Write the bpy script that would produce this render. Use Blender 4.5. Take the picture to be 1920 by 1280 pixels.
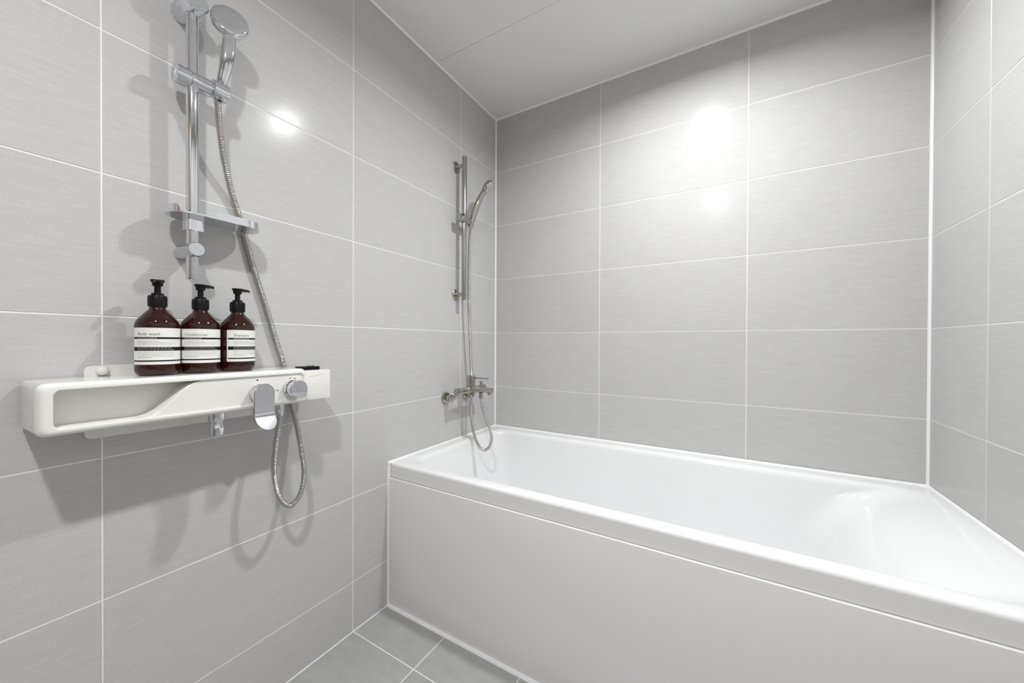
import bpy, bmesh, math, random
from mathutils import Vector, Matrix
random.seed(7)
R = math.radians
PI = math.pi
C = bpy.context.scene.collection
for o in list(bpy.data.objects): bpy.data.objects.remove(o)
sc = bpy.context.scene

# ---------------------------------------------------------------- camera, world, lights, exposure
CAM = Vector((1.13455, -1.7389, 1.02518))
yaw, pitch, roll, FPX = -0.53186, -0.00633, 0.00422, 686.492
fw = Vector((math.sin(yaw)*math.cos(pitch), math.cos(yaw)*math.cos(pitch), math.sin(pitch)))
rt = Vector((math.cos(yaw), -math.sin(yaw), 0)); up = rt.cross(fw)
r2 = rt*math.cos(roll) + up*math.sin(roll); u2 = -rt*math.sin(roll) + up*math.cos(roll)
cd = bpy.data.cameras.new('camera'); cam = bpy.data.objects.new('camera', cd); C.objects.link(cam)
m = Matrix((r2, u2, -fw)).transposed().to_4x4(); m.translation = CAM
cam.matrix_world = m
cd.sensor_fit = 'HORIZONTAL'; cd.sensor_width = 36.0; cd.lens = FPX/1920*36
cd.shift_x = (960-960.222)/1920; cd.shift_y = (645.864-640)/1920
cd.clip_start = 0.01
sc.camera = cam

W = bpy.data.worlds.new('world'); sc.world = W; W.use_nodes = True
W.node_tree.nodes['Background'].inputs[0].default_value = (1, 1, 1, 1)
W.node_tree.nodes['Background'].inputs[1].default_value = 0.3

CEIL = 2.277; ROOM_W = 1.71; ROOM_F = -2.45
LAMPS = [(1.04, -0.60), (1.045, -1.95)]
LAMP_POWER = (10.6, 12.8)
for (lx, ly), pw in zip(LAMPS, LAMP_POWER):
    ld = bpy.data.lights.new('downlight_lamp', 'AREA'); ld.shape = 'DISK'; ld.size = 0.085
    ld.energy = pw; ld.spread = R(163); ld.color = (0.985, 0.992, 1.0)
    lo = bpy.data.objects.new('downlight_lamp', ld); C.objects.link(lo)
    lo.location = (lx, ly, CEIL-0.0125)
vs = sc.view_settings
sc.display_settings.display_device = 'sRGB'
vs.view_transform = 'Standard'; vs.look = 'None'; vs.gamma = 1.0; vs.use_curve_mapping = False
vs.exposure = 0.40

# ---------------------------------------------------------------- materials
def new_mat(name):
    mt = bpy.data.materials.new(name); mt.use_nodes = True
    nt = mt.node_tree; return mt, nt, nt.nodes['Principled BSDF']
def simple(name, col, rough=0.5, metal=0.0, coat=0.0, trans=0.0, ior=1.5, noise=0.0, nscale=40, bump=0.0):
    mt, nt, p = new_mat(name)
    p.inputs['Base Color'].default_value = (*col, 1); p.inputs['Roughness'].default_value = rough
    p.inputs['Metallic'].default_value = metal; p.inputs['Coat Weight'].default_value = coat
    p.inputs['Transmission Weight'].default_value = trans; p.inputs['IOR'].default_value = ior
    tc = nt.nodes.new('ShaderNodeTexCoord'); nz = nt.nodes.new('ShaderNodeTexNoise')
    nz.inputs['Scale'].default_value = nscale; nt.links.new(tc.outputs['Object'], nz.inputs['Vector'])
    if noise > 0:
        rp = nt.nodes.new('ShaderNodeMapRange')
        rp.inputs['To Min'].default_value = max(0, rough-noise); rp.inputs['To Max'].default_value = rough+noise
        nt.links.new(nz.outputs['Fac'], rp.inputs['Value']); nt.links.new(rp.outputs[0], p.inputs['Roughness'])
    if bump > 0:
        b = nt.nodes.new('ShaderNodeBump'); b.inputs['Strength'].default_value = bump; b.inputs['Distance'].default_value = 0.001
        nt.links.new(nz.outputs['Fac'], b.inputs['Height']); nt.links.new(b.outputs[0], p.inputs['Normal'])
    return mt
def tile_mat(name, c1, c2, rough, spec=0.5, streak=(6, 6, 70), var=0.03):
    mt, nt, p = new_mat(name); N = nt.nodes.new; L = nt.links.new
    tc = N('ShaderNodeTexCoord'); oi = N('ShaderNodeObjectInfo')
    mp = N('ShaderNodeMapping'); mp.inputs['Scale'].default_value = streak
    sc_ = N('ShaderNodeVectorMath'); sc_.operation = 'SCALE'; sc_.inputs['Scale'].default_value = 13.0
    cb = N('ShaderNodeCombineXYZ'); L(oi.outputs['Random'], cb.inputs[0]); L(oi.outputs['Random'], cb.inputs[2])
    L(cb.outputs[0], sc_.inputs[0])
    ad = N('ShaderNodeVectorMath'); ad.operation = 'ADD'
    L(tc.outputs['Object'], ad.inputs[0]); L(sc_.outputs[0], ad.inputs[1]); L(ad.outputs[0], mp.inputs['Vector'])
    n1 = N('ShaderNodeTexNoise'); n1.inputs['Scale'].default_value = 1.0; n1.inputs['Detail'].default_value = 5.0
    n1.inputs['Roughness'].default_value = 0.62
    L(mp.outputs[0], n1.inputs['Vector'])
    n2 = N('ShaderNodeTexNoise'); n2.inputs['Scale'].default_value = 330.0; n2.inputs['Detail'].default_value = 2.0
    L(ad.outputs[0], n2.inputs['Vector'])
    mx = N('ShaderNodeMix'); mx.data_type = 'FLOAT'; mx.inputs[0].default_value = 0.5
    L(n1.outputs['Fac'], mx.inputs[2]); L(n2.outputs['Fac'], mx.inputs[3])
    cr = N('ShaderNodeValToRGB'); cr.color_ramp.elements[0].position = 0.3; cr.color_ramp.elements[1].position = 0.7
    cr.color_ramp.elements[0].color = (*c1, 1); cr.color_ramp.elements[1].color = (*c2, 1)
    L(mx.outputs[0], cr.inputs[0])
    hv = N('ShaderNodeHueSaturation')
    mr = N('ShaderNodeMapRange'); mr.inputs['To Min'].default_value = 1-var; mr.inputs['To Max'].default_value = 1+var
    L(oi.outputs['Random'], mr.inputs['Value']); L(mr.outputs[0], hv.inputs['Value']); L(cr.outputs[0], hv.inputs['Color'])
    L(hv.outputs[0], p.inputs['Base Color'])
    p.inputs['Roughness'].default_value = rough; p.inputs['Specular IOR Level'].default_value = spec
    b = N('ShaderNodeBump'); b.inputs['Strength'].default_value = 0.06; b.inputs['Distance'].default_value = 0.0005
    L(mx.outputs[0], b.inputs['Height']); L(b.outputs[0], p.inputs['Normal'])
    return mt
M_TILE = tile_mat('wall_tile_grey', (0.520, 0.517, 0.513), (0.632, 0.630, 0.627), 0.18, 0.11, streak=(13, 13, 130), var=0.02)
M_FLOOR = tile_mat('floor_tile_grey', (0.33, 0.332, 0.312), (0.46, 0.462, 0.44), 0.5, 0.35, streak=(14, 14, 30))
M_GROUT = simple('white_grout', (0.88, 0.878, 0.87), 0.7, bump=0.3, nscale=300)
M_SIL = simple('white_silicone', (0.93, 0.93, 0.94), 0.35)
M_CEIL = simple('ceiling_panel_white', (0.88, 0.88, 0.875), 0.32, noise=0.05, nscale=3)
M_TUB = simple('tub_acrylic', (0.885, 0.888, 0.892), 0.09, coat=0.3)
M_APRON = simple('apron_acrylic', (0.91, 0.905, 0.905), 0.08, coat=0.2)
M_SHELF = simple('shelf_ivory', (0.86, 0.85, 0.81), 0.14, coat=0.4)
M_SHELF_IN = simple('shelf_recess_ivory', (0.80, 0.785, 0.74), 0.3)
M_CHROME = simple('chrome', (0.74, 0.75, 0.775), 0.045, metal=1.0)
M_SATIN = simple('satin_chrome', (0.68, 0.69, 0.72), 0.09, metal=1.0)
M_NICKEL = simple('brushed_nickel', (0.46, 0.44, 0.405), 0.17, metal=1.0, noise=0.04, nscale=200)
M_STEEL = simple('hose_steel', (0.55, 0.53, 0.515), 0.12, metal=1.0)
M_BLACK = simple('black_plastic', (0.012, 0.012, 0.013), 0.32, noise=0.05)
for _m in (M_BLACK,): _m.node_tree.nodes['Principled BSDF'].inputs['Specular IOR Level'].default_value = 0.22; _m.node_tree.nodes['Principled BSDF'].inputs['Base Color'].default_value = (0.006, 0.006, 0.0065, 1)
M_INK = simple('black_ink', (0.006, 0.006, 0.01), 0.5)
M_INK.node_tree.nodes['Principled BSDF'].inputs['Specular IOR Level'].default_value = 0.15
M_GREYINK = simple('grey_ink', (0.16, 0.16, 0.15), 0.6)
M_WHITEINK = simple('white_ink', (0.5, 0.5, 0.48), 0.5)
M_LABEL = simple('label_paper', (0.88, 0.88, 0.84), 0.45)
M_AMBER = simple('amber_plastic', (0.038, 0.0075, 0.0045), 0.04, trans=0.40, ior=1.45, coat=0.15)
M_RUBBER = simple('dark_rubber', (0.03, 0.03, 0.03), 0.6)
M_WOOD, nt, p = new_mat('added_frame_wood')  # orange wood of the added door frame, for warm stripes in the chrome
wv = nt.nodes.new('ShaderNodeTexWave'); wv.inputs['Scale'].default_value = 3; wv.inputs['Distortion'].default_value = 6
cr = nt.nodes.new('ShaderNodeValToRGB'); cr.color_ramp.elements[0].color = (0.42, 0.18, 0.07, 1); cr.color_ramp.elements[1].color = (0.55, 0.26, 0.11, 1)
nt.links.new(wv.outputs['Fac'], cr.inputs[0]); nt.links.new(cr.outputs[0], p.inputs['Base Color'])
M_DOOR = simple('added_door_grey', (0.28, 0.27, 0.262), 0.4)  # grey of the added door, set for chrome contrast and bounced light
M_LENS, nt, p = new_mat('lamp_diffuser')
p.inputs['Emission Color'].default_value = (1, 0.99, 0.98, 1); p.inputs['Emission Strength'].default_value = 20.0

# ---------------------------------------------------------------- helpers
def link(name, me, parent=None, loc=None, rot=None):
    o = bpy.data.objects.new(name, me); C.objects.link(o)
    if parent is not None: o.parent = parent
    if loc is not None: o.location = loc
    if rot is not None: o.rotation_euler = rot
    return o
def obj(name, bm, mat, parent=None, smooth=True, angle=35, loc=None):
    """links bm as one mesh; coordinates are world, the parent's own location is taken off"""
    bmesh.ops.recalc_face_normals(bm, faces=bm.faces)
    off = Vector((0, 0, 0))
    if parent is not None:
        q = parent
        while q is not None: off += Vector(q.location); q = q.parent
    if loc is not None: off = Vector(loc)
    bmesh.ops.translate(bm, vec=-off, verts=bm.verts)
    me = bpy.data.meshes.new(name); bm.to_mesh(me); bm.free()
    me.materials.append(mat)
    if smooth:
        me.polygons.foreach_set('use_smooth', [True]*len(me.polygons))
        try: me.set_sharp_from_angle(angle=R(angle))
        except Exception: pass
    o = bpy.data.objects.new(name, me); C.objects.link(o)
    if parent is not None: o.parent = parent
    elif loc is not None: o.location = loc
    return o
def thing(name, label, cat, loc=(0, 0, 0), group=None):
    o = bpy.data.objects.new(name, None); C.objects.link(o); o.location = loc
    o.empty_display_size = 0.05
    o['label'] = label; o['category'] = cat
    if group: o['group'] = group
    return o
def struct(o, label=None, cat=None):
    o['kind'] = 'structure'
    if label: o['label'] = label
    if cat: o['category'] = cat
    return o
def box(x0, x1, y0, y1, z0, z1, bev=0.0, seg=2, bm=None):
    b = bm or bmesh.new()
    t = bmesh.new()
    vs_ = [t.verts.new((x, y, z)) for x in (x0, x1) for y in (y0, y1) for z in (z0, z1)]
    for f in ((0, 1, 3, 2), (4, 6, 7, 5), (0, 4, 5, 1), (2, 3, 7, 6), (0, 2, 6, 4), (1, 5, 7, 3)):
        t.faces.new([vs_[i] for i in f])
    if bev > 0: bmesh.ops.bevel(t, geom=t.edges[:], offset=bev, segments=seg, affect='EDGES', profile=0.5)
    me = bpy.data.meshes.new('tmp'); t.to_mesh(me); t.free(); b.from_mesh(me); bpy.data.meshes.remove(me)
    return b
def loft(rings, cap0=True, cap1=True, bm=None, closed=True):
    b = bm or bmesh.new(); prev = None
    first = last = None
    for rg in rings:
        vs_ = [b.verts.new(p_) for p_ in rg]
        if prev:
            n = len(vs_)
            for i in range(n if closed else n-1):
                j = (i+1) % n
                b.faces.new((prev[i], prev[j], vs_[j], vs_[i]))
        else: first = vs_
        prev = vs_
    last = prev
    if cap0: b.faces.new(list(reversed(first)))
    if cap1: b.faces.new(last)
    return b
def basis(d):
    d = Vector(d).normalized(); a = Vector((0, 0, 1)) if abs(d.z) < 0.9 else Vector((1, 0, 0))
    u = d.cross(a).normalized(); v = d.cross(u).normalized(); return d, u, v
def lathe(origin, axis, prof, n=40, bm=None, cap0=True, cap1=True):
    """prof: (distance along the axis, radius)"""
    d, u, v = basis(axis); o = Vector(origin)
    rings = [[o + d*h + (u*math.cos(2*PI*i/n) + v*math.sin(2*PI*i/n))*max(r, 1e-5) for i in range(n)] for h, r in prof]
    return loft(rings, cap0, cap1, bm)
def cyl(a, b_, r, bev=0.001, n=36, bm=None):
    a = Vector(a); b_ = Vector(b_); h = (b_-a).length
    return lathe(a, b_-a, [(0, r-bev), (bev*0.3, r-bev*0.3), (bev, r), (h-bev, r), (h-bev*0.3, r-bev*0.3), (h, r-bev)], n, bm)
def catmull(pts, step):
    P = [Vector(p_) for p_ in pts]; P = [P[0]*2-P[1]] + P + [P[-1]*2-P[-2]]
    out = []
    for i in range(1, len(P)-2):
        a, b_, c, d = P[i-1:i+3]; n = max(2, int((c-b_).length/step*1.0))
        for k in range(n):
            t = k/n
            out.append(0.5*((2*b_) + (c-a)*t + (2*a-5*b_+4*c-d)*t*t + (3*b_-a-3*c+d)*t**3))
    out.append(P[-2]); return out
def resample(P, step):
    out = [P[0].copy()]; acc = 0.0
    for a, b_ in zip(P, P[1:]):
        L_ = (b_-a).length
        while L_ > 1e-9 and acc + L_ >= step:
            t = (step-acc)/L_; a = a.lerp(b_, t); out.append(a.copy()); L_ = (b_-a).length; acc = 0.0
        acc += L_
    return out
def sweep(P, radf, n=14, bm=None, cap=True):
    rings = []; T0 = (P[1]-P[0]).normalized(); _, u, v = basis(T0)
    for i, q in enumerate(P):
        T = ((P[min(i+1, len(P)-1)]-P[max(i-1, 0)])).normalized()
        u = (u - T*u.dot(T)).normalized(); v = T.cross(u)
        r = radf(i)
        ra, rb = r if isinstance(r, tuple) else (r, r)
        rings.append([q + u*math.cos(2*PI*k/n)*ra + v*math.sin(2*PI*k/n)*rb for k in range(n)])
    return loft(rings, cap, cap, bm)
def hose_bm(pts, r, pitch=0.0048):
    P = resample(catmull(pts, 0.004), pitch/4)
    pat = (1.0, 0.94, 0.78, 0.94)
    return sweep(P, lambda i: r*pat[i % 4], 14)
def rrect(x0, x1, y0, y1, r, nc=8, ns=6):
    """rounded rectangle, fixed number of points, counter-clockwise from bottom side"""
    out = []
    cs = [((x1-r, y0+r), -90), ((x1-r, y1-r), 0), ((x0+r, y1-r), 90), ((x0+r, y0+r), 180)]
    starts = [((x0+r, y0), (x1-r, y0)), ((x1, y0+r), (x1, y1-r)), ((x1-r, y1), (x0+r, y1)), ((x0, y1-r), (x0, y0+r))]
    for (c, a0), (s, e) in zip(cs, starts):
        for k in range(ns): t = k/ns; out.append((s[0]+(e[0]-s[0])*t, s[1]+(e[1]-s[1])*t))
        for k in range(nc): a = R(a0+90*k/nc); out.append((c[0]+r*math.cos(a), c[1]+r*math.sin(a)))
    return out

# ---------------------------------------------------------------- tiles
GAP = 0.0030; TH = 0.008; REC = 0.0009
_tiles = {}
def tile_mesh(w, h, mat, key):
    k = (round(w, 3), round(h, 3), key)
    if k in _tiles: return _tiles[k]
    bm = bmesh.new(); c = 0.0007
    def ring(i, y): return [bm.verts.new(q) for q in ((-w/2+i, y, -h/2+i), (w/2-i, y, -h/2+i), (w/2-i, y, h/2-i), (-w/2+i, y, h/2-i))]
    a = ring(c, 0); b = ring(0, c); d = ring(0, TH)
    bm.faces.new(a)
    for p_, q_ in ((a, b), (b, d)):
        for i in range(4): j = (i+1) % 4; bm.faces.new((p_[i], q_[i], q_[j], p_[j]))
    me = bpy.data.meshes.new('tile'); bmesh.ops.recalc_face_normals(bm, faces=bm.faces)
    # make sure the face looks to -y
    bm.faces.ensure_lookup_table()
    if bm.faces[0].normal.y > 0: bmesh.ops.reverse_faces(bm, faces=bm.faces)
    bm.to_mesh(me); bm.free(); me.materials.append(mat)
    _tiles[k] = me; return me
def tile_grid(parent, us, vs_, place, rot, mat, key):
    for a, b in zip(us, us[1:]):
        for c, d in zip(vs_, vs_[1:]):
            w, h = b-a-GAP, d-c-GAP
            if w < 0.01 or h < 0.01: continue
            o = bpy.data.objects.new('tile', tile_mesh(w, h, mat, key)); C.objects.link(o)
            o.parent = parent
            jit = random.uniform(-0.00012, 0.00012)
            o.location = Vector(place((a+b)/2, (c+d)/2, jit)); o.rotation_euler = rot
ROWS = [0.0] + [0.177+0.3*k for k in range(8)]
G = 0.012
def wall(name, bm, label): return struct(obj(name, bm, M_GROUT, smooth=False), label)
# left wall (x = 0)
wl = wall('wall_left', box(-0.10, -REC, ROOM_F-0.1, 0.1, -0.1, CEIL+0.1), 'grey tiled wall carrying both shower rails and the shelf')
ycols = [ROOM_F, -2.1125, -1.5125, -0.9125, -0.3125, 0.0]
tile_grid(wl, ycols, ROWS, lambda u, v, j: (j, u, v), (0, 0, R(90)), M_TILE, 'w')
# back wall (y = 0)
wb = wall('wall_back', box(-0.1, ROOM_W+0.1, REC, 0.1, -0.1, CEIL+0.1), 'grey tiled wall behind the long side of the bathtub')
tile_grid(wb, [0, 0.6, 1.2, ROOM_W], ROWS, lambda u, v, j: (u, j, v), (0, 0, 0), M_TILE, 'w')
# right wall (x = ROOM_W)
wr = wall('wall_right', box(ROOM_W+REC, ROOM_W+0.1, ROOM_F-0.1, 0.1, -0.1, CEIL+0.1), 'grey tiled wall at the sloping end of the bathtub')
tile_grid(wr, [ROOM_F, -2.109, -1.509, -0.909, -0.309, 0.0], ROWS, lambda u, v, j: (ROOM_W+j, u, v), (0, 0, R(-90)), M_TILE, 'w')
# front wall behind the camera; its unseen door is added for chrome reflections
wf = wall('wall_front', box(-0.1, ROOM_W+0.1, ROOM_F-0.1, ROOM_F-REC, -0.1, CEIL+0.1), 'grey tiled wall behind the camera with the added door')
tile_grid(wf, [0, 0.34, 0.40], ROWS, lambda u, v, j: (u, ROOM_F+j, v), (0, 0, R(180)), M_TILE, 'w')
tile_grid(wf, [1.24, ROOM_W], ROWS, lambda u, v, j: (u, ROOM_F+j, v), (0, 0, R(180)), M_TILE, 'w')
tile_grid(wf, [0.40, 1.24], [2.10, CEIL], lambda u, v, j: (u, ROOM_F+j, v), (0, 0, R(180)), M_TILE, 'w')
dr = struct(obj('added_door_1', box(0.45, 1.19, ROOM_F, ROOM_F+0.03, 0.01, 2.05, 0.003), M_DOOR, smooth=False), 'unseen grey door with wooden frame behind the camera, added for reflections')
bm = box(0.40, 0.45, ROOM_F, ROOM_F+0.045, 0, 2.10, 0.002); box(1.19, 1.24, ROOM_F, ROOM_F+0.045, 0, 2.10, 0.002, bm=bm); box(0.45, 1.19, ROOM_F, ROOM_F+0.045, 2.05, 2.10, 0.002, bm=bm)
obj('added_door_frame', bm, M_WOOD, dr, smooth=False)
bm = cyl((0.52, ROOM_F+0.03, 1.0), (0.52, ROOM_F+0.08, 1.0), 0.009); cyl((0.52, ROOM_F+0.075, 1.0), (0.64, ROOM_F+0.075, 1.0), 0.008, bm=bm)
obj('added_door_handle', bm, M_SATIN, dr)
# floor
fl = struct(obj('floor', box(-0.1, ROOM_W+0.1, ROOM_F-0.1, 0.1, -0.12, -REC), M_GROUT, smooth=False), 'grey square floor tiles with white joints')
tile_grid(fl, [0.0, 0.293, 0.593, 0.893, 1.193, 1.493, ROOM_W], [ROOM_F, -2.11, -1.81, -1.51, -1.21, -0.91, -0.61], lambda u, v, j: (u, v, j), (R(-90), 0, 0), M_FLOOR, 'f')
# ceiling: flat panels with fine seams
ce = struct(obj('ceiling', box(-0.1, ROOM_W+0.1, ROOM_F-0.1, 0.1, CEIL+0.0035, CEIL+0.12), M_CEIL, smooth=False), 'plain light grey ceiling of large flat panels')
for a, b in ((0.0, -0.490), (-0.4912, -1.44), (-1.4412, ROOM_F)):
    o = obj('ceiling_panel', box(0.0, ROOM_W, b, a, CEIL, CEIL+0.004, 0.0006, 1), M_CEIL, ce, smooth=False)

# caulk beads and trims
def bead(name, a, b, n1, n2, w, label, mat=M_SIL, n=5):
    """a concave-free bead in the corner between two planes with normals n1, n2, running a -> b"""
    a = Vector(a); b = Vector(b); n1 = Vector(n1); n2 = Vector(n2)
    prof = [Vector((0, 0, 0)) - n1*0.0005 - n2*0.0005]
    for k in range(n+1):
        t = k/n*PI/2; cx_, cy_ = w*(1-0.62*math.sin(t)), w*(1-0.62*math.cos(t))
        prof.append(n1*(w*math.cos(t)*0.55+w*0.45*(1-t/(PI/2))) + n2*(w*math.sin(t)*0.55+w*0.45*(t/(PI/2))))
    bm = loft([[a+q for q in prof], [b+q for q in prof]])
    return struct(obj(name, bm, mat, smooth=True, angle=50), label)
RIMZ = 0.556; TF = -0.755
bead('trim_1', (0, 0, RIMZ), (0, 0, CEIL), (1, 0, 0), (0, -1, 0), 0.0062, 'white sealant line in left back corner')
bead('trim_2', (ROOM_W, 0, RIMZ), (ROOM_W, 0, CEIL), (-1, 0, 0), (0, -1, 0), 0.0062, 'white sealant line in right back corner')
bead('trim_3', (0, ROOM_F, CEIL), (0, 0, CEIL), (1, 0, 0), (0, 0, -1), 0.006, 'white line between left wall and ceiling')
bead('trim_4', (0, 0, CEIL), (ROOM_W, 0, CEIL), (0, -1, 0), (0, 0, -1), 0.0065, 'white line between back wall and ceiling')
bead('trim_5', (ROOM_W, ROOM_F, CEIL), (ROOM_W, 0, CEIL), (-1, 0, 0), (0, 0, -1), 0.006, 'white line between right wall and ceiling')
bead('trim_6', (0, -0.002, RIMZ-0.0035), (ROOM_W, -0.002, RIMZ-0.0035), (0, -1, 0), (0, 0, 1), 0.0085, 'white sealant between back wall and bathtub rim')
bead('trim_7', (0.001, TF-0.006, RIMZ-0.0035), (0.001, 0, RIMZ-0.0035), (1, 0, 0), (0, 0, 1), 0.0085, 'white sealant between left wall and bathtub rim')
bead('trim_8', (ROOM_W-0.001, TF, RIMZ-0.0035), (ROOM_W-0.001, 0, RIMZ-0.0035), (-1, 0, 0), (0, 0, 1), 0.0085, 'white sealant between right wall and bathtub rim')
bead('trim_9', (0, TF+0.001, 0), (0, TF+0.001, RIMZ+0.002), (1, 0, 0), (0, -1, 0), 0.0085, 'white sealant between left wall and bathtub front')
bead('trim_10', (0, TF-0.003, 0), (ROOM_W, TF-0.003, 0), (0, -1, 0), (0, 0, 1), 0.009, 'white sealant between floor and bathtub front')
bead('trim_11', (0, ROOM_F, 0), (0, TF-0.01, 0), (1, 0, 0), (0, 0, 1), 0.0022, 'thin white joint between left wall and floor', M_GROUT)
bead('trim_12', (ROOM_W, TF-0.002, 0), (ROOM_W, TF-0.002, RIMZ-0.004), (-1, 0, 0), (0, -1, 0), 0.0085, 'white sealant between right wall and bathtub front')

# ---------------------------------------------------------------- downlights (above the frame)
for (lx, ly), nm in zip(LAMPS, ('over the bathtub', 'over the open floor')):
    t = thing('downlight', 'round white ceiling downlight ' + nm, 'lamp', (lx, ly, CEIL-0.012), 'ceiling downlights')
    obj('housing', lathe((lx, ly, CEIL), (0, 0, -1), [(0, 0.058), (0.009, 0.058), (0.012, 0.054), (0.012, 0.048), (0.006, 0.046), (0.006, 0.044), (0.0, 0.044)], 48, cap0=False, cap1=False), M_CEIL, t)
    obj('diffuser', lathe((lx, ly, CEIL-0.006), (0, 0, 1), [(0, 0.045), (0.002, 0.045)], 48), M_LENS, t)

# ---------------------------------------------------------------- bathtub
tub = thing('bathtub', 'white built-in bathtub along the back wall with a flat front panel', 'bathtub', (ROOM_W/2, -0.378, 0))
def sst(a, b, x):
    t = max(0.0, min(1.0, (x-a)/(b-a))); return t*t*(3-2*t)
def tub_ring(x0, x1, y0, y1, r, z):
    pts = rrect(x0, x1, y0, y1, r, nc=12, ns=70)
    return [Vector((x, y, z)) for x, y in pts]
X0, X1, Y0, Y1 = 0.002, ROOM_W-0.002, TF+0.004, -0.002
rings = [tub_ring(X0+0.05, X1-0.05, Y0+0.03, Y1-0.05, 0.003, 0.500), tub_ring(X0, X1, Y0, Y1, 0.003, 0.500), tub_ring(X0, X1, Y0, Y1, 0.003, 0.543)]
for k in range(1, 9):
    a = k/8*PI/2; rr = 0.014
    rings.append(tub_ring(X0+rr*(1-math.cos(a))*0.5, X1-rr*(1-math.cos(a))*0.5, Y0+rr*(1-math.cos(a)), Y1-rr*(1-math.cos(a))*0.5, 0.004, 0.543+0.013*math.sin(a)))
# inner basin: left end, sloped right end, front and back
XR = [(0.10, 1.250), (0.20, 1.315), (0.28, 1.372), (0.38, 1.424), (0.45, 1.468), (0.49, 1.508), (0.515, 1.552), (0.535, 1.606), (0.548, 1.650), (0.5575, 1.676), (0.57, 1.69)]
def curve(z):
    for i in range(1, len(XR)-2):
        if z <= XR[i+1][0] or i == len(XR)-3:
            (z0, a), (z1, b), (z2, c), (z3, d) = XR[i-1:i+3]
            t = (z-z1)/(z2-z1); m1 = (c-a)/(z2-z0)*(z2-z1); m2 = (d-b)/(z3-z1)*(z2-z1)
            return (2*t**3-3*t*t+1)*b+(t**3-2*t*t+t)*m1+(-2*t**3+3*t*t)*c+(t**3-t*t)*m2
def basin(z, extra=0.0):
    s = (RIMZ-z)
    xl = 0.062 + 0.16*s + extra
    xr = curve(z)
    yf = -0.697 + 0.16*s + extra
    yb = -0.078 - 0.16*s - extra
    return xl, xr, yf, yb
def basin_ring(z, inset=0.0, r=0.075):
    xl, xr, yf, yb = basin(z)
    return tub_ring(xl+inset, xr-inset, yf+inset, yb-inset, r, z)
rings.append(tub_ring(0.022, X1-0.012, Y0+0.030, Y1-0.022, 0.03, RIMZ))
for z, ins in ((0.5558, -0.016), (0.5548, -0.011), (0.5525, -0.0065), (0.549, -0.003), (0.544, -0.0008), (0.536, 0.0)):
    rings.append(basin_ring(z, ins))
for k in range(1, 61):
    z = 0.536 - (0.536-0.205)*(k/60)**1.4
    rings.append(basin_ring(z, 0, 0.075))
for k in range(1, 9):
    a = k/8*PI/2
    rings.append(basin_ring(0.205-0.05*math.sin(a), 0.055*(1-math.cos(a))+0.0, 0.075))
rings.append(basin_ring(0.152, 0.16, 0.06)); rings.append(basin_ring(0.150, 0.235, 0.03))
obj('tub_shell', loft(rings, cap0=False, cap1=True), M_TUB, tub, smooth=True, angle=60)
obj('apron_panel', box(0.003, ROOM_W-0.003, TF-0.003, TF+0.022, 0.002, 0.4985, 0.0022, 3), M_APRON, tub)['label'] = 'flat white front panel'

# ---------------------------------------------------------------- shower shelf with mixer (left wall)
sh = thing('shower_shelf', 'long ivory wall shelf with built-in shower mixer under the three bottles', 'shelf', (0.0, -1.38, 0.905))
SX = 0.137
def sring(x, y0, y1, z0, z1, r): return [Vector((x, y, z)) for y, z in rrect(y0, y1, z0, z1, r, nc=8, ns=4)]
oy0, oy1, oz0, oz1 = -1.616, -1.158, 0.8585, 0.9510
rings = [sring(0.006, oy0+0.012, oy1-0.004, oz0+0.012, oz1-0.004, 0.004), sring(0.006, oy0+0.002, oy1-0.002, oz0+0.002, oz1-0.002, 0.006), sring(0.008, oy0, oy1, oz0, oz1, 0.008)]
RF = 0.0115
rings.append(sring(SX-RF, oy0, oy1, oz0, oz1, 0.013))
for k in range(1, 7):
    a = k/6*PI/2; i = RF*(1-math.cos(a)); x = SX-RF+RF*math.sin(a)
    rings.append(sring(x, oy0+i*1.0, oy1-i*0.5, oz0+i*0.75, oz1-i*0.75, 0.011))
iy0, iy1, iz0, iz1 = -1.5965, -1.166, 0.8705, 0.9385
rings.append(sring(SX, iy0-0.001, iy1+0.001, iz0-0.001, iz1+0.001, 0.010))
rings.append(sring(SX-0.0015, iy0, iy1, iz0, iz1, 0.010))
rings.append(sring(0.086, iy0, iy1, iz0, iz1, 0.010))
obj('shelf_body', loft(rings, cap0=True, cap1=True), M_SHELF, sh, angle=40)
# sculpted front panel with a swooping edge
edge = [(-1.500, 0.8700), (-1.482, 0.8712), (-1.470, 0.8745), (-1.459, 0.8815), (-1.449, 0.892), (-1.437, 0.905), (-1.425, 0.918), (-1.414, 0.928), (-1.403, 0.9345), (-1.390, 0.9380)]
poly = edge + [(-1.30, 0.9392), (-1.1655, 0.9392), (-1.1655, 0.900), (-1.1655, 0.8698), (-1.30, 0.8698)]
def pring(x, ins=0.0): return [Vector((x, y+ins*(0.8 if i < len(edge) else 0), z-ins*(0.5 if 0 < i < len(edge)-1 else 0))) for i, (y, z) in enumerate(poly)]
bm = loft([pring(0.084), pring(SX-0.0065), pring(SX-0.0048, 0.0006), pring(SX-0.0040, 0.0020)], cap0=True, cap1=True)
obj('front_panel', bm, M_SHELF, sh, angle=28)
obj('end_box', box(0.032, SX-0.003, -1.1665, -1.0865, 0.8625, 0.9440, 0.0012, 2), M_SHELF, sh)
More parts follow.
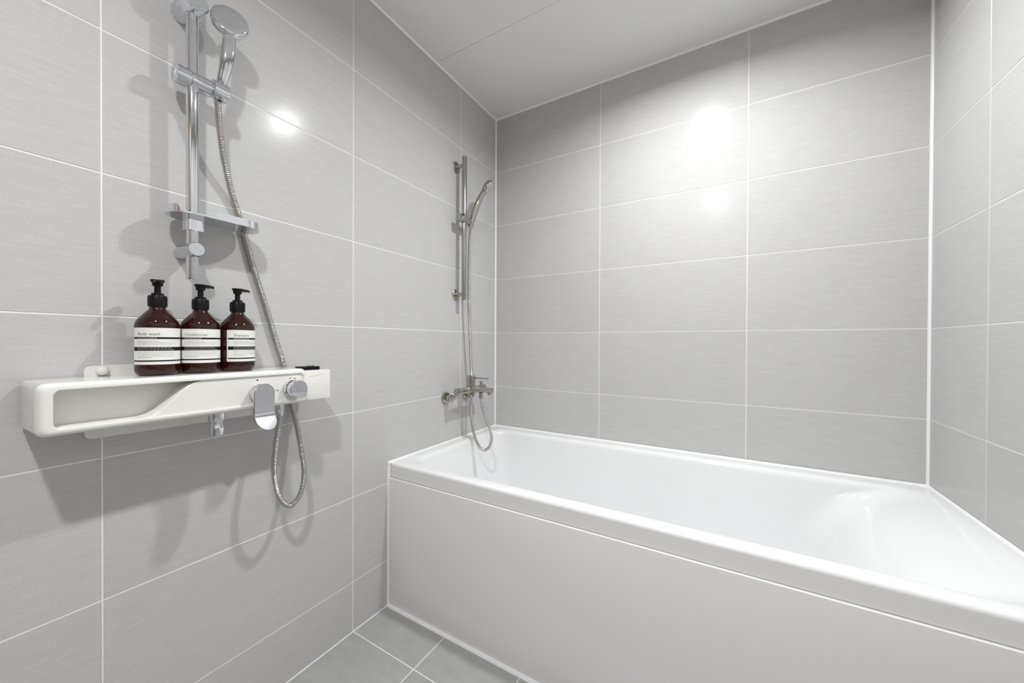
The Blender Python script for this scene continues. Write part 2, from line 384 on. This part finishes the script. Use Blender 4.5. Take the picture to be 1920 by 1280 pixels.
# wall plates
def plate(y0, y1, z0, z1, x1, r=0.012):
    return loft([[Vector((x, y, z)) for y, z in rrect(y0+i, y1-i, z0+i, z1-i, r, 6, 2)] for x, i in ((0.0, 0), (x1-0.0012, 0), (x1, 0.0012))])
obj('wall_plate', plate(-1.539, -1.240, 0.870, 0.973, 0.007), M_SHELF, sh)
obj('wall_plate', plate(-1.539, -1.222, 0.822, 0.880, 0.007), M_SHELF, sh)
obj('screw_cap', lathe((0.006, -1.514, 0.9625), (1, 0, 0), [(0, 0.0098), (0.006, 0.0098), (0.010, 0.0088), (0.0125, 0.0064), (0.0138, 0.0034), (0.0141, 0.0005)], 32), M_SHELF, sh)
# lever handle
lv = obj('lever_handle', bmesh.new(), M_CHROME, sh)
bpy.data.objects.remove(lv)
LY, LZ = -1.2755, 0.8975
bm = lathe((SX-0.003, LY, LZ), (1, 0, 0), [(0, 0.0215), (0.003, 0.0225), (0.018, 0.0222), (0.0205, 0.0205)], 48)
lev = obj('lever_base', bm, M_SATIN, sh)
def stadium(cy_, zt, zb, w, n=16):
    r = w/2; out = []
    for k in range(n+1): a = PI*k/n; out.append((cy_+r*math.cos(a), zt-r+r*math.sin(a)))
    zs = [zt-r-(zt-zb-2*r)*k/12 for k in range(1, 12)]
    left = [(cy_-r, z) for z in zs]
    bot = [(cy_-r*math.cos(PI*k/n), zb+r-r*math.sin(PI*k/n)) for k in range(n+1)]
    right = [(cy_+r, z) for z in reversed(zs)]
    return out+left+bot+right
def bend(z): return 0.0 if z > 0.848 else (0.848-z)*0.66
def stad_ring(x, ins): return [Vector((x+bend(z), y, z)) for y, z in stadium(LY, 0.9215-ins, 0.8115+ins, 0.0465-2*ins)]
bm = bmesh.new()
rg = [stad_ring(0.1545, 0.0015), stad_ring(0.156, 0), stad_ring(0.161, 0), stad_ring(0.1625, 0.0015)]
loft(rg, False, False, bm)
# front and back faces as strips across (so the bent lower part stays clean)
def strip(bm, ring, flip):
    n = len(ring); vs_ = [bm.verts.new(q) for q in ring]
    nn = 17
    # pair left and right by height
    rightv = [vs_[i] for i in range(0, 9)]
    half = sorted(range(n), key=lambda i: -ring[i].z)
    L_ = [i for i in half if ring[i].y < LY-1e-6]; R_ = [i for i in half if ring[i].y > LY+1e-6]
    top = [i for i in half if abs(ring[i].y-LY) <= 1e-6]
    seqL = [top[0]]+L_+[top[-1]]; seqR = [top[0]]+R_+[top[-1]]
    for k in range(min(len(seqL), len(seqR))-1):
        q = []
        for i in (seqL[k], seqL[k+1], seqR[k+1], seqR[k]):
            if vs_[i] not in q: q.append(vs_[i])
        if len(q) > 2:
            try: bm.faces.new(q)
            except ValueError: pass
strip(bm, rg[0], True); strip(bm, rg[-1], False)
bmesh.ops.remove_doubles(bm, verts=bm.verts, dist=1e-5)
obj('lever_handle', bm, M_SATIN, sh, angle=30)
# thermostat knob
KY, KZ = -1.196, 0.9000
obj('knob_base', lathe((SX-0.003, KY, KZ), (1, 0, 0), [(0, 0.0222), (0.003, 0.0232), (0.0135, 0.0232), (0.015, 0.0225)], 48), M_SATIN, sh)
def kring(x, ins, tilt=True):
    out = []
    for k in range(48):
        a = 2*PI*k/48; y, z = KY+(0.0228-ins)*math.cos(a), KZ+(0.0228-ins)*math.sin(a)
        out.append((x, y, z))
    return out
zc = KZ-0.0065; ff = 0.1695
def knob_x(z): return ff if z >= zc else ff+(zc-z)*0.75
r0 = [Vector(q) for q in kring(SX+0.0145, 0.0006)]
r1 = [Vector((knob_x(q[2])-0.0012, q[1], q[2])) for q in kring(0, 0)]
r2_ = [Vector((knob_x(q[2]), q[1], q[2])) for q in kring(0, 0.0012)]
bm = loft([r0, r1, r2_], cap0=True, cap1=False)
vs_ = [bm.verts.new(q) for q in r2_]
for k in range(24):   # strips between mirrored points
    i0, i1 = (12+k) % 48, (12+k+1) % 48; j0, j1 = (12-k) % 48, (12-k-1) % 48
    q = []
    for i in (i0, i1, j1, j0):
        if vs_[i] not in q: q.append(vs_[i])
    if len(q) > 2: bm.faces.new(q)
bmesh.ops.remove_doubles(bm, verts=bm.verts, dist=1e-6)
obj('thermostat_knob', bm, M_SATIN, sh, angle=22)
# printed marks on the shelf
XF = SX-0.0040
def quad_y(bm, x, y, z, w, h, rot=0.0):
    c_, s_ = math.cos(rot), math.sin(rot)
    pts = [(-w/2, -h/2), (w/2, -h/2), (w/2, h/2), (-w/2, h/2)]
    v = [bm.verts.new((xx, y+a*c_-b*s_, z+a*s_+b*c_)) for xx in (x,) for a, b in pts]
    v2 = [bm.verts.new((x+0.0003, y+a*c_-b*s_, z+a*s_+b*c_)) for a, b in pts]
    bm.faces.new(v2); bm.faces.new(v[::-1])
    for i in range(4): j = (i+1) % 4; bm.faces.new((v[i], v[j], v2[j], v2[i]))
obj('dial_mark', lathe((XF-0.0002, -1.2785, 0.9290), (1, 0, 0), [(0, 0.0019), (0.0006, 0.0019)], 16), M_INK, sh, smooth=False)
for (y_, z_, w_, h_, r_) in ((-1.2318, 0.8985, 0.0075, 0.0013, 0), (-1.2010, 0.9275, 0.0045, 0.0011, R(62)), (-1.1975, 0.9270, 0.0045, 0.0011, R(-62)), (-1.1880, 0.9262, 0.0050, 0.0018, 0)):
    bm = bmesh.new(); quad_y(bm, XF, y_, z_, w_, h_, r_); obj('dial_mark', bm, M_INK, sh, smooth=False)
for ang in (110, 125, 150, 200):
    a = R(ang); r_ = 0.0228; obj('scale_mark', box(SX+0.006, SX+0.011, KY+r_*math.cos(a)-0.0008, KY+r_*math.cos(a)+0.0008, KZ+r_*math.sin(a)-0.0010, KZ+r_*math.sin(a)+0.0010), M_INK, sh, smooth=False)
for ang in (100, 112, 135, 150):
    a = R(ang); obj('scale_mark', box(SX+0.008, SX+0.012, LY+0.0219*math.cos(a)-0.0006, LY+0.0219*math.cos(a)+0.0006, LZ+0.0219*math.sin(a)-0.0008, LZ+0.0219*math.sin(a)+0.0008), M_INK, sh, smooth=False)
# thin handwriting-like maker's mark on the end box (illegible in the photograph)
bm = bmesh.new(); XB = SX-0.0031
P = []
for k in range(57):
    t = k/56; P.append(Vector((XB, -1.1490+0.0275*t, 0.9275+0.0018*t+0.0009*math.sin(t*2*PI*7)*(1-0.3*t))))
sweep(P, lambda i: 0.00032, 5, bm)
for (y, z, w, h) in ((-1.1185, 0.9318, 0.0035, 0.0030), (-1.1125, 0.9315, 0.0028, 0.0026), (-1.1075, 0.9318, 0.0030, 0.0022)):
    P = [Vector((XB, y+w/2*math.cos(a*PI/8), z+h/2*math.sin(a*PI/8))) for a in range(17)]
    sweep(P, lambda i: 0.00030, 5, bm)
obj('script_mark', bm, M_GREYINK, sh)
# outlet with aerator below the shelf, hose nut
AX, AY = 0.092, -1.3465
obj('outlet_spout', lathe((AX, AY, 0.864), (0, 0, -1), [(0, 0.0135), (0.004, 0.0165), (0.0265, 0.0165), (0.0275, 0.0158), (0.0275, 0.0118), (0.0305, 0.0118), (0.0305, 0.0136), (0.038, 0.0136), (0.0405, 0.0150), (0.044, 0.0156), (0.053, 0.0144), (0.061, 0.0132), (0.062, 0.0120), (0.059, 0.0112)], 44), M_CHROME, sh)
obj('hose_nut', lathe((0.080, -1.198, 0.862), (0, 0, -1), [(0, 0.0085), (0.004, 0.0105), (0.022, 0.0105), (0.024, 0.009), (0.040, 0.0078), (0.0405, 0.0068)], 28), M_SATIN, sh)
# small black and chrome piece on the end box
bk = thing('razor_holder', 'small black ribbed holder with shiny chrome top on right end of shelf', 'holder', (0.085, -1.117, 0.944))
bm = box(0.066, 0.112, -1.150, -1.104, 0.9440, 0.9535, 0.0015)
for k in range(6): box(0.064, 0.114, -1.148+k*0.0075, -1.1455+k*0.0075, 0.9455, 0.9525, 0.0006, 1, bm=bm)
obj('base_block', bm, M_BLACK, bk)
bm = cyl((0.100, -1.128, 0.9535), (0.100, -1.128, 0.9575), 0.006); cyl((0.085, -1.112, 0.9535), (0.085, -1.112, 0.957), 0.005, bm=bm)
obj('chrome_button', bm, M_CHROME, bk)
obj('side_tab', box(0.078, 0.104, -1.104, -1.094, 0.9440, 0.9485, 0.001), M_CHROME, bk)

# ---------------------------------------------------------------- bottles
def wrap_text(body, size, shear=0.0):
    cu = bpy.data.curves.new('txt', 'FONT'); cu.body = body; cu.size = size; cu.shear = shear; cu.extrude = 0.0
    cu.space_character = 1.02; cu.resolution_u = 3
    to = bpy.data.objects.new('txt', cu); C.objects.link(to)
    dg = bpy.context.evaluated_depsgraph_get(); me = bpy.data.meshes.new_from_object(to.evaluated_get(dg))
    bm = bmesh.new(); bm.from_mesh(me)
    bpy.data.objects.remove(to); bpy.data.curves.remove(cu); bpy.data.meshes.remove(me)
    return bm
def bottle(y, a_lab, nozzle, title, label, group, words, xb=0.064, ob=None):
    zb = 0.9512; rb = 0.0365
    t = thing('pump_bottle', label, 'bottle', (xb, y, zb), group)
    prof = [(0.0, 0.004), (0.0, 0.026), (0.0012, 0.0305), (0.004, 0.0338), (0.009, 0.0358), (0.016, rb), (0.105, rb), (0.110, 0.0360), (0.115, 0.0345), (0.120, 0.0318), (0.126, 0.0275), (0.134, 0.0208), (0.139, 0.0165), (0.1425, 0.0140), (0.146, 0.0132), (0.152, 0.0132)]
    obj('bottle_body', lathe((xb, y, zb), (0, 0, 1), prof, 64), M_AMBER, t, angle=60)
    n = 40
    prof = [(0.1475, 0.0148), (0.1485, 0.0156), (0.1705, 0.0156), (0.1718, 0.0148), (0.1718, 0.0106), (0.1770, 0.0104), (0.1775, 0.0060)]
    bm = lathe((xb, y, zb), (0, 0, 1), prof, 40)
    for k in range(30):
        a = 2*PI*k/30; q = lathe((xb+0.0155*math.cos(a), y+0.0155*math.sin(a), zb+0.1495), (0, 0, 1), [(0, 0.0005), (0.019, 0.0005)], 5, bm)
    obj('screw_collar', bm, M_BLACK, t)
    obj('pump_stem', lathe((xb, y, zb), (0, 0, 1), [(0.1765, 0.0056), (0.1945, 0.0056)], 24), M_BLACK, t)
    # pump head with nozzle
    bm = lathe((xb, y, zb), (0, 0, 1), [(0.1925, 0.0060), (0.1930, 0.0088), (0.2000, 0.0092), (0.2020, 0.0112), (0.2050, 0.0118), (0.2065, 0.0112)], 32)
    nd = Vector((math.cos(nozzle), math.sin(nozzle), 0)); nu = Vector((-nd.y, nd.x, 0)); o_ = Vector((xb, y, zb))
    rg = []
    for s, w, z0, z1 in ((0.0, 0.0095, 0.1985, 0.2064), (0.010, 0.0080, 0.1990, 0.2064), (0.020, 0.0055, 0.1995, 0.2050), (0.025, 0.0045, 0.1985, 0.2035)):
        rg.append([o_+nd*s-nu*w+Vector((0, 0, z0)), o_+nd*s+nu*w+Vector((0, 0, z0)), o_+nd*s+nu*w*0.8+Vector((0, 0, z1)), o_+nd*s-nu*w*0.8+Vector((0, 0, z1))])
    loft(rg, bm=bm)
    obj('pump_head', bm, M_BLACK, t, angle=40)
    # paper label: band of the cylinder
    rl = rb+0.00025; span = R(172); zt, zbm = 1.0525-0.9512+zb, 0.9752-0.9512+zb
    def P(a, z, r=rl): return Vector((xb+r*math.cos(a), y+r*math.sin(a), z))
    bm = bmesh.new(); prev = None
    for k in range(41):
        a = a_lab+span*k/40; cur = [bm.verts.new(P(a, zbm)), bm.verts.new(P(a, zt))]
        if prev: bm.faces.new((prev[0], cur[0], cur[1], prev[1]))
        prev = cur
    lb = obj('paper_label', bm, M_LABEL, t)
    H = zt-zbm
    def zz(f): return zt-H*f
    def patch(bm, a0, a1, z0, z1, r, n=24):
        prev = None
        n = max(1, int(n*(a1-a0)/span)+1)
        for k in range(n+1):
            a = a0+(a1-a0)*k/n; cur = [bm.verts.new(P(a, z0, r)), bm.verts.new(P(a, z1, r))]
            if prev: bm.faces.new((prev[0], cur[0], cur[1], prev[1]))
            prev = cur
    bm = bmesh.new(); a1 = a_lab+span
    for f0, f1 in ((0.252, 0.303), (0.522, 0.628), (0.882, 0.920)):
        patch(bm, a_lab+R(4), a1, zz(f1), zz(f0), rl+0.0001)
    obj('black_bands', bm, M_INK, lb)
    # title
    bm = wrap_text(title, 0.0088, 0.12)
    a_t = a_lab+R(22); zt_ = zz(0.205)
    for v in bm.verts:
        v.co = P(a_t+v.co.x/rl, zt_+v.co.y, rl+0.0002)
    obj('title_print', bm, M_GREYINK, lb, smooth=False)
    # fine print: broken word strokes, too small to read in the photograph
    rnd = random.Random(title)
    def lines(bm, fs, a_end, hgt, dens=1.0):
        for f, e in zip(fs, a_end):
            a = a_t
            while a < a_t+R(e):
                w = R(rnd.uniform(3.0, 9.0)); patch(bm, a, min(a+w, a_t+R(e)), zz(f)-hgt/2, zz(f)+hgt/2, rl+0.0002); a += w+R(1.6)
    bm = bmesh.new(); lines(bm, (0.365, 0.405, 0.445), (60, 105, 92), 0.00055); lines(bm, (0.675, 0.725, 0.775, 0.81), (98, 102, 98, 40), 0.00055)
    obj('fine_print', bm, M_GREYINK, lb, smooth=False)['kind'] = 'stuff'
    bm = bmesh.new(); lines(bm, (0.278,), (52,), 0.0009); lines(bm, (0.553, 0.597), (92, 100), 0.0009)
    for v in bm.verts:
        d = (v.co-Vector((xb, y, v.co.z))); v.co = v.co+d.normalized()*0.0001
    obj('band_print', bm, M_WHITEINK, lb, smooth=False)['kind'] = 'stuff'
    return t
GB = 'amber pump bottles on the shelf'
bottle(-1.4430, R(-92), R(-12), 'Body wash', 'amber pump bottle labelled Body wash, leftmost of the three on the shelf', GB, 0)
bottle(-1.3675, R(-90), R(74), 'Conditioner', 'amber pump bottle labelled Conditioner, between the other two bottles', GB, 1)
bottle(-1.2920, R(-57), R(74), 'Shampoo', 'amber pump bottle labelled Shampoo, rightmost of the three beside the hose', GB, 2)

# ---------------------------------------------------------------- near shower rail
RX, RY = 0.054, -1.3790
rail = thing('shower_rail', 'thick polished chrome riser rail above the bottles', 'shower rail', (0, RY, 1.235))
obj('rail_tube', cyl((RX, RY, 1.168), (RX, RY, 1.872), 0.0118, 0.0006, 40), M_CHROME, rail)
obj('wall_bracket', lathe((0.0, RY-0.002, 1.2355), (1, 0, 0), [(0, 0.0168), (0.082, 0.0164), (0.0842, 0.0148)], 48), M_SATIN, rail)
obj('wall_bracket', lathe((0.0, RY, 1.8070), (1, 0, 0), [(0, 0.0245), (0.076, 0.0245), (0.0805, 0.0220)], 48), M_CHROME, rail)
# slider
SZ = 1.632
sl = obj('slider', lathe((RX+0.001, RY-0.005, SZ), (0, 1, 0), [(0, 0.0185), (0.001, 0.0192), (0.0385, 0.0192), (0.0395, 0.0175)], 44), M_CHROME, rail)
obj('slider_knob', lathe((RX+0.001, RY-0.033, SZ), (0, 1, 0), [(0, 0.0175), (0.0015, 0.0205), (0.0270, 0.0200), (0.0275, 0.0180)], 44), M_CHROME, sl)
bm = lathe((RX+0.012, RY+0.0325, SZ-0.001), (0, 1, 0), [(0, 0.0180), (0.001, 0.0205), (0.031, 0.0205), (0.033, 0.0185)], 44)
obj('hand_shower_cradle', bm, M_CHROME, sl)
# soap dish
dy0, dy1, dx0, dx1, dz = -1.4270, -1.2420, 0.0135, 0.0975, 1.3115
def dring(z, ins): 
    return [Vector((x, y, z)) for x, y in rrect(dx0+ins, dx1-ins, dy0+ins, dy1-ins, 0.0419-ins, nc=14, ns=10)]
dish = thing('soap_dish', 'shallow chrome oval soap dish clipped on the thick shower rail', 'soap dish', (RX, RY, dz))
def wall_h(q):
    # front wall is cut low just right of the left end
    if q.x > 0.062 and -1.412 < q.y < -1.352: return 0.0035
    return 0.0175
outer = dring(dz, 0.0); innr = dring(dz, 0.0026)
bm = bmesh.new(); n = len(outer)
ob_ = [bm.verts.new(q) for q in outer]; ot = [bm.verts.new(q+Vector((0, 0, wall_h(q)))) for q in outer]
it = [bm.verts.new(q+Vector((0, 0, wall_h(p_)))) for q, p_ in zip(innr, outer)]; ib = [bm.verts.new(q+Vector((0, 0, 0.0001))) for q in innr]
for i in range(n):
    j = (i+1) % n
    bm.faces.new((ob_[i], ob_[j], ot[j], ot[i])); bm.faces.new((ot[i], ot[j], it[j], it[i])); bm.faces.new((it[i], it[j], ib[j], ib[i])); bm.faces.new((ib[i], ib[j], ob_[j], ob_[i]))
obj('dish_rim', bm, M_CHROME, dish, angle=40)
# tray floor with a hole for the rail: a ring round the hole joined to the outline
bm = bmesh.new()
def floor_part(z, flip):
    rim = [Vector((q.x, q.y, z)) for q in dring(dz, 0.0022)]
    vs1 = [bm.verts.new(q) for q in rim]
    hc = Vector((RX, RY, z)); hole = []
    for q in rim:
        d = (q-hc); d.z = 0; d.normalize(); hole.append(bm.verts.new(hc+d*0.0135))
    for i in range(len(rim)):
        j = (i+1) % len(rim); bm.faces.new((vs1[i], vs1[j], hole[j], hole[i]))
    return vs1, hole
a1_, h1_ = floor_part(dz+0.0004, 0); a2_, h2_ = floor_part(dz+0.0024, 1)
for s1, s2 in ((a1_, a2_), (h1_, h2_)):
    for i in range(len(s1)): j = (i+1) % len(s1); bm.faces.new((s1[i], s1[j], s2[j], s2[i]))
obj('dish_floor', bm, M_CHROME, dish, smooth=False)
bm = loft([[Vector((x, y, z)) for x, y in rrect(RX-0.0175, RX+0.0185, RY-0.0155, RY+0.0185, 0.008, 6, 2)] for z in (dz-0.031, dz+0.0004)])
obj('rail_clamp', bm, M_CHROME, dish)
bm = loft([[Vector((x, y, z)) for x, y in rrect(RX-0.0160, RX+0.0165, RY-0.0145, RY+0.0150, 0.012, 6, 2)] for z in (dz+0.0024, dz+0.012)])
obj('inner_collar', bm, M_CHROME, dish)

# hand shower (near)
hs = thing('hand_shower', 'polished chrome hand shower with round head in thick rail holder', 'hand shower', (0.068, -1.331, 1.625))
hc = Vector((0.092, -1.3190, 1.8040)); hn = Vector((0.922, -0.326, 0.208)).normalized()
bm = lathe(hc+hn*0.0, -hn, [(0.0, 0.0008), (0.0, 0.020), (0.0006, 0.033), (0.0022, 0.0362), (0.0050, 0.0375), (0.0085, 0.0380), (0.0180, 0.0372), (0.0218, 0.0345), (0.0225, 0.032)], 64)
obj('head_shell', bm, M_CHROME, hs, angle=50)
bm = lathe(hc-hn*0.0224, -hn, [(0, 0.0325), (0.0012, 0.0315)], 48)
_, hu, hv = basis(hn)
for rr_, cnt in ((0.009, 6), (0.017, 12), (0.025, 18)):
    for k in range(cnt):
        a = 2*PI*k/cnt; q = hc-hn*0.0234+(hu*math.cos(a)+hv*math.sin(a))*rr_
        lathe(q, -hn, [(0, 0.0012), (0.0012, 0.0008)], 6, bm)
obj('spray_plate', bm, M_RUBBER, hs)
hp = [(0.066, -1.3335, 1.606), (0.0675, -1.332, 1.625), (0.0695, -1.3275, 1.650), (0.0760, -1.3235, 1.682), (0.0820, -1.3205, 1.712), (0.0845, -1.3180, 1.745), (0.0825, -1.3170, 1.775), (0.0815, -1.3165, 1.795)]
P = resample(catmull(hp, 0.003), 0.004)
rings = []; nP = len(P)
wid = Vector((-hn.y, hn.x, 0)).normalized()
for i, q in enumerate(P):
    t_ = i/(nP-1); T = (P[min(i+1, nP-1)]-P[max(i-1, 0)]).normalized()
    side = (wid-T*wid.dot(T)).normalized(); nrm = T.cross(side)
    ra = 0.0098+0.0037*sst(0.1, 0.6, t_); rb_ = 0.0098-0.0022*sst(0.4, 0.9, t_)
    rings.append([q+side*ra*math.copysign(abs(math.cos(a))**0.75, math.cos(a))+nrm*rb_*math.copysign(abs(math.sin(a))**0.9, math.sin(a)) for a in [2*PI*k/28 for k in range(28)]])
obj('handle', loft(rings), M_CHROME, hs, angle=50)
# hose (near)
hose_pts = [(0.066, -1.3340, 1.603), (0.0580, -1.3282, 1.5596), (0.0480, -1.3200, 1.5206), (0.0360, -1.3097, 1.4818), (0.0160, -1.2855, 1.4139), (0.0095, -1.2673, 1.3650), (0.0085, -1.2540, 1.3187), (0.0090, -1.2315, 1.2297), (0.0100, -1.1980, 1.1151), (0.0100, -1.1724, 1.0246), (0.0105, -1.1500, 0.9496), (0.0110, -1.1380, 0.885), (0.015, -1.129, 0.826), (0.030, -1.124, 0.770), (0.055, -1.124, 0.695), (0.075, -1.129, 0.637), (0.086, -1.146, 0.590), (0.090, -1.176, 0.568), (0.090, -1.204, 0.600), (0.088, -1.216, 0.666), (0.085, -1.213, 0.723), (0.081, -1.2035, 0.785), (0.080, -1.198, 0.823)]
nh = obj('shower_hose', hose_bm(hose_pts, 0.0074), M_STEEL, angle=80)
nh['label'] = 'ribbed steel shower hose looping below the ivory shelf'; nh['category'] = 'hose'

# ---------------------------------------------------------------- far shower rail by the bathtub
FX, FY = 0.050, -0.3505
fr = thing('shower_rail', 'slim brushed nickel riser rail on the left wall above the bathtub corner', 'shower rail', (0, FY, 1.253))
obj('rail_tube', cyl((FX, FY, 1.226), (FX, FY, 1.905), 0.0115, 0.0006, 32), M_NICKEL, fr)
for z in (1.866, 1.253):
    obj('wall_bracket', lathe((0, FY, z), (1, 0, 0), [(0, 0.027), (0.004, 0.027), (0.0065, 0.0235), (0.0065, 0.0088), (FX, 0.0085)], 36), M_NICKEL, fr)
obj('set_screw', cyl((FX+0.0105, FY+0.003, 1.2455), (FX+0.0122, FY+0.003, 1.2455), 0.0026, 0.0003, 14), M_RUBBER, fr)
SZ2 = 1.604
bm = lathe((FX+0.002, FY-0.042, SZ2+0.004), (0, 1, -0.05), [(0, 0.013), (0.002, 0.0168), (0.008, 0.019), (0.030, 0.0175), (0.055, 0.0170), (0.078, 0.0165), (0.094, 0.0150), (0.0965, 0.0110)], 36)
s2_ = obj('slider', bm, M_NICKEL, fr)
obj('clamp_screw', cyl((FX+0.012, FY-0.020, SZ2+0.016), (FX+0.012, FY-0.020, SZ2+0.0245), 0.006, 0.001, 18), M_RUBBER, s2_)
hf = thing('hand_shower', 'brushed nickel hand shower tilted forward on the slim rail', 'hand shower', (0.060, -0.303, 1.60))
hp = [(0.054, -0.3060, 1.580), (0.060, -0.3030, 1.612), (0.074, -0.2980, 1.660), (0.091, -0.2920, 1.705), (0.106, -0.2820, 1.742), (0.113, -0.2750, 1.760)]
P = resample(catmull(hp, 0.004), 0.005); nP = len(P)
obj('handle', sweep(P, lambda i: 0.0115+0.0035*math.sin(PI*min(1, i/(nP-1)*1.1))*1.0, 22), M_NICKEL, hf, angle=60)
hc2 = Vector((0.120, -0.262, 1.780)); hn2 = Vector((0.70, 0.42, -0.57)).normalized()
bm = lathe(hc2-hn2*0.016, hn2, [(0, 0.001), (0.0005, 0.014), (0.004, 0.0265), (0.009, 0.0335), (0.016, 0.0372), (0.024, 0.0385), (0.028, 0.0375)], 48)
obj('head_shell', bm, M_NICKEL, hf, angle=50)
M_SPRAY = simple('spray_face_grey', (0.55, 0.55, 0.52), 0.4)
bm = lathe(hc2+hn2*0.0119, hn2, [(0, 0.0368), (0.0015, 0.0355)], 40)
_, hu, hv = basis(hn2)
for rr_, cnt in ((0.010, 6), (0.019, 12), (0.028, 18)):
    for k in range(cnt):
        a = 2*PI*k/cnt; lathe(hc2+hn2*0.013+(hu*math.cos(a)+hv*math.sin(a))*rr_, hn2, [(0, 0.0013), (0.0016, 0.0009)], 6, bm)
obj('spray_plate', bm, M_SPRAY, hf)
dn = (Vector((0, 0, -1))-hn2*Vector((0, 0, -1)).dot(hn2)).normalized()
obj('selector_tab', cyl(hc2+dn*0.036+hn2*0.008, hc2+dn*0.047+hn2*0.008, 0.0035, 0.0005, 14), M_RUBBER, hf)

# far bath mixer
BX, BY, BZ = 0.080, -0.335, 0.799
mx_ = thing('bath_mixer', 'brushed nickel wall bath mixer with lever over the bathtub end', 'tap', (0, BY, BZ))
obj('mixer_body', lathe((BX, BY-0.108, BZ), (0, 1, 0), [(0, 0.013), (0.002, 0.0172), (0.022, 0.0172), (0.0225, 0.0145), (0.1935, 0.0145), (0.194, 0.0172), (0.214, 0.0172), (0.216, 0.013)], 36), M_NICKEL, mx_)
obj('cartridge_housing', lathe((BX+0.004, BY, BZ), (0, 0, 1), [(0, 0.0195), (0.036, 0.0195), (0.0365, 0.0187), (0.0380, 0.0187), (0.0385, 0.0195), (0.066, 0.0195), (0.068, 0.018)], 36), M_NICKEL, mx_)
bm = cyl((BX+0.010, BY, 0.8555), (BX+0.100, BY, 0.857), 0.0036, 0.0008, 18); lathe((BX+0.096, BY, 0.857), (1, 0, 0), [(0, 0.0042), (0.005, 0.0044), (0.006, 0.003)], 18, bm)
obj('lever', bm, M_NICKEL, mx_)
sp = obj('spout', lathe((BX, BY, BZ+0.001), (1, 0, 0.03), [(0, 0.0130), (0.100, 0.0125), (0.1225, 0.0120), (0.1235, 0.010)], 32), M_NICKEL, mx_)
obj('aerator', lathe((BX+0.107, BY, BZ-0.004), (0.35, 0, -1), [(0, 0.0105), (0.014, 0.0105), (0.0155, 0.0085)], 24), M_NICKEL, sp)
bm = lathe((BX+0.062, BY, BZ+0.012), (0, 0, 1), [(0, 0.0095), (0.006, 0.0095), (0.007, 0.0060), (0.022, 0.0060), (0.024, 0.0085), (0.031, 0.0090), (0.032, 0.007)], 24)
obj('diverter_knob', bm, M_NICKEL, mx_)
obj('hose_connector', lathe((BX+0.060, BY, BZ-0.010), (0, 0, -1), [(0, 0.009), (0.012, 0.0098), (0.026, 0.0098), (0.028, 0.0080)], 24), M_NICKEL, mx_)
for yy, zz_ in ((-0.424, 0.765), (-0.268, 0.765)):
    u_ = obj('wall_union', lathe((0, yy, zz_), (1, 0, 0), [(0, 0.0285), (0.003, 0.0285), (0.012, 0.0235), (0.014, 0.0150), (0.022, 0.0140), (0.022, 0.0165), (0.040, 0.0165), (0.042, 0.0120)], 30), M_NICKEL, mx_)
    ey = yy+0.012 if yy < -0.33 else yy-0.012
    P = resample(catmull([(0.036, yy, zz_), (0.050, yy, zz_+0.004), (0.064, ey, zz_+0.020), (0.076, ey, BZ-0.004)], 0.003), 0.004)
    obj('eccentric_elbow', sweep(P, lambda i: 0.0105, 18), M_NICKEL, u_)
# far hose
fh_pts = [(0.054, -0.3060, 1.578), (0.052, -0.3130, 1.50), (0.049, -0.3130, 1.35), (0.047, -0.3080, 1.189), (0.042, -0.2900, 1.02), (0.038, -0.2790, 0.923), (0.036, -0.2700, 0.84), (0.036, -0.2690, 0.770), (0.040, -0.2790, 0.700), (0.046, -0.2800, 0.640), (0.060, -0.2850, 0.590), (0.090, -0.3050, 0.553), (0.130, -0.3260, 0.527), (0.166, -0.3340, 0.523), (0.192, -0.3350, 0.548), (0.201, -0.335, 0.583), (0.191, -0.335, 0.625), (0.166, -0.335, 0.675), (0.146, -0.335, 0.729), (0.1400, -0.335, 0.764)]
fh = obj('shower_hose', hose_bm(fh_pts, 0.0068, 0.0050), M_STEEL, angle=80)
fh['label'] = 'thin steel hose hanging from the slim rail into the bathtub corner'; fh['category'] = 'hose'
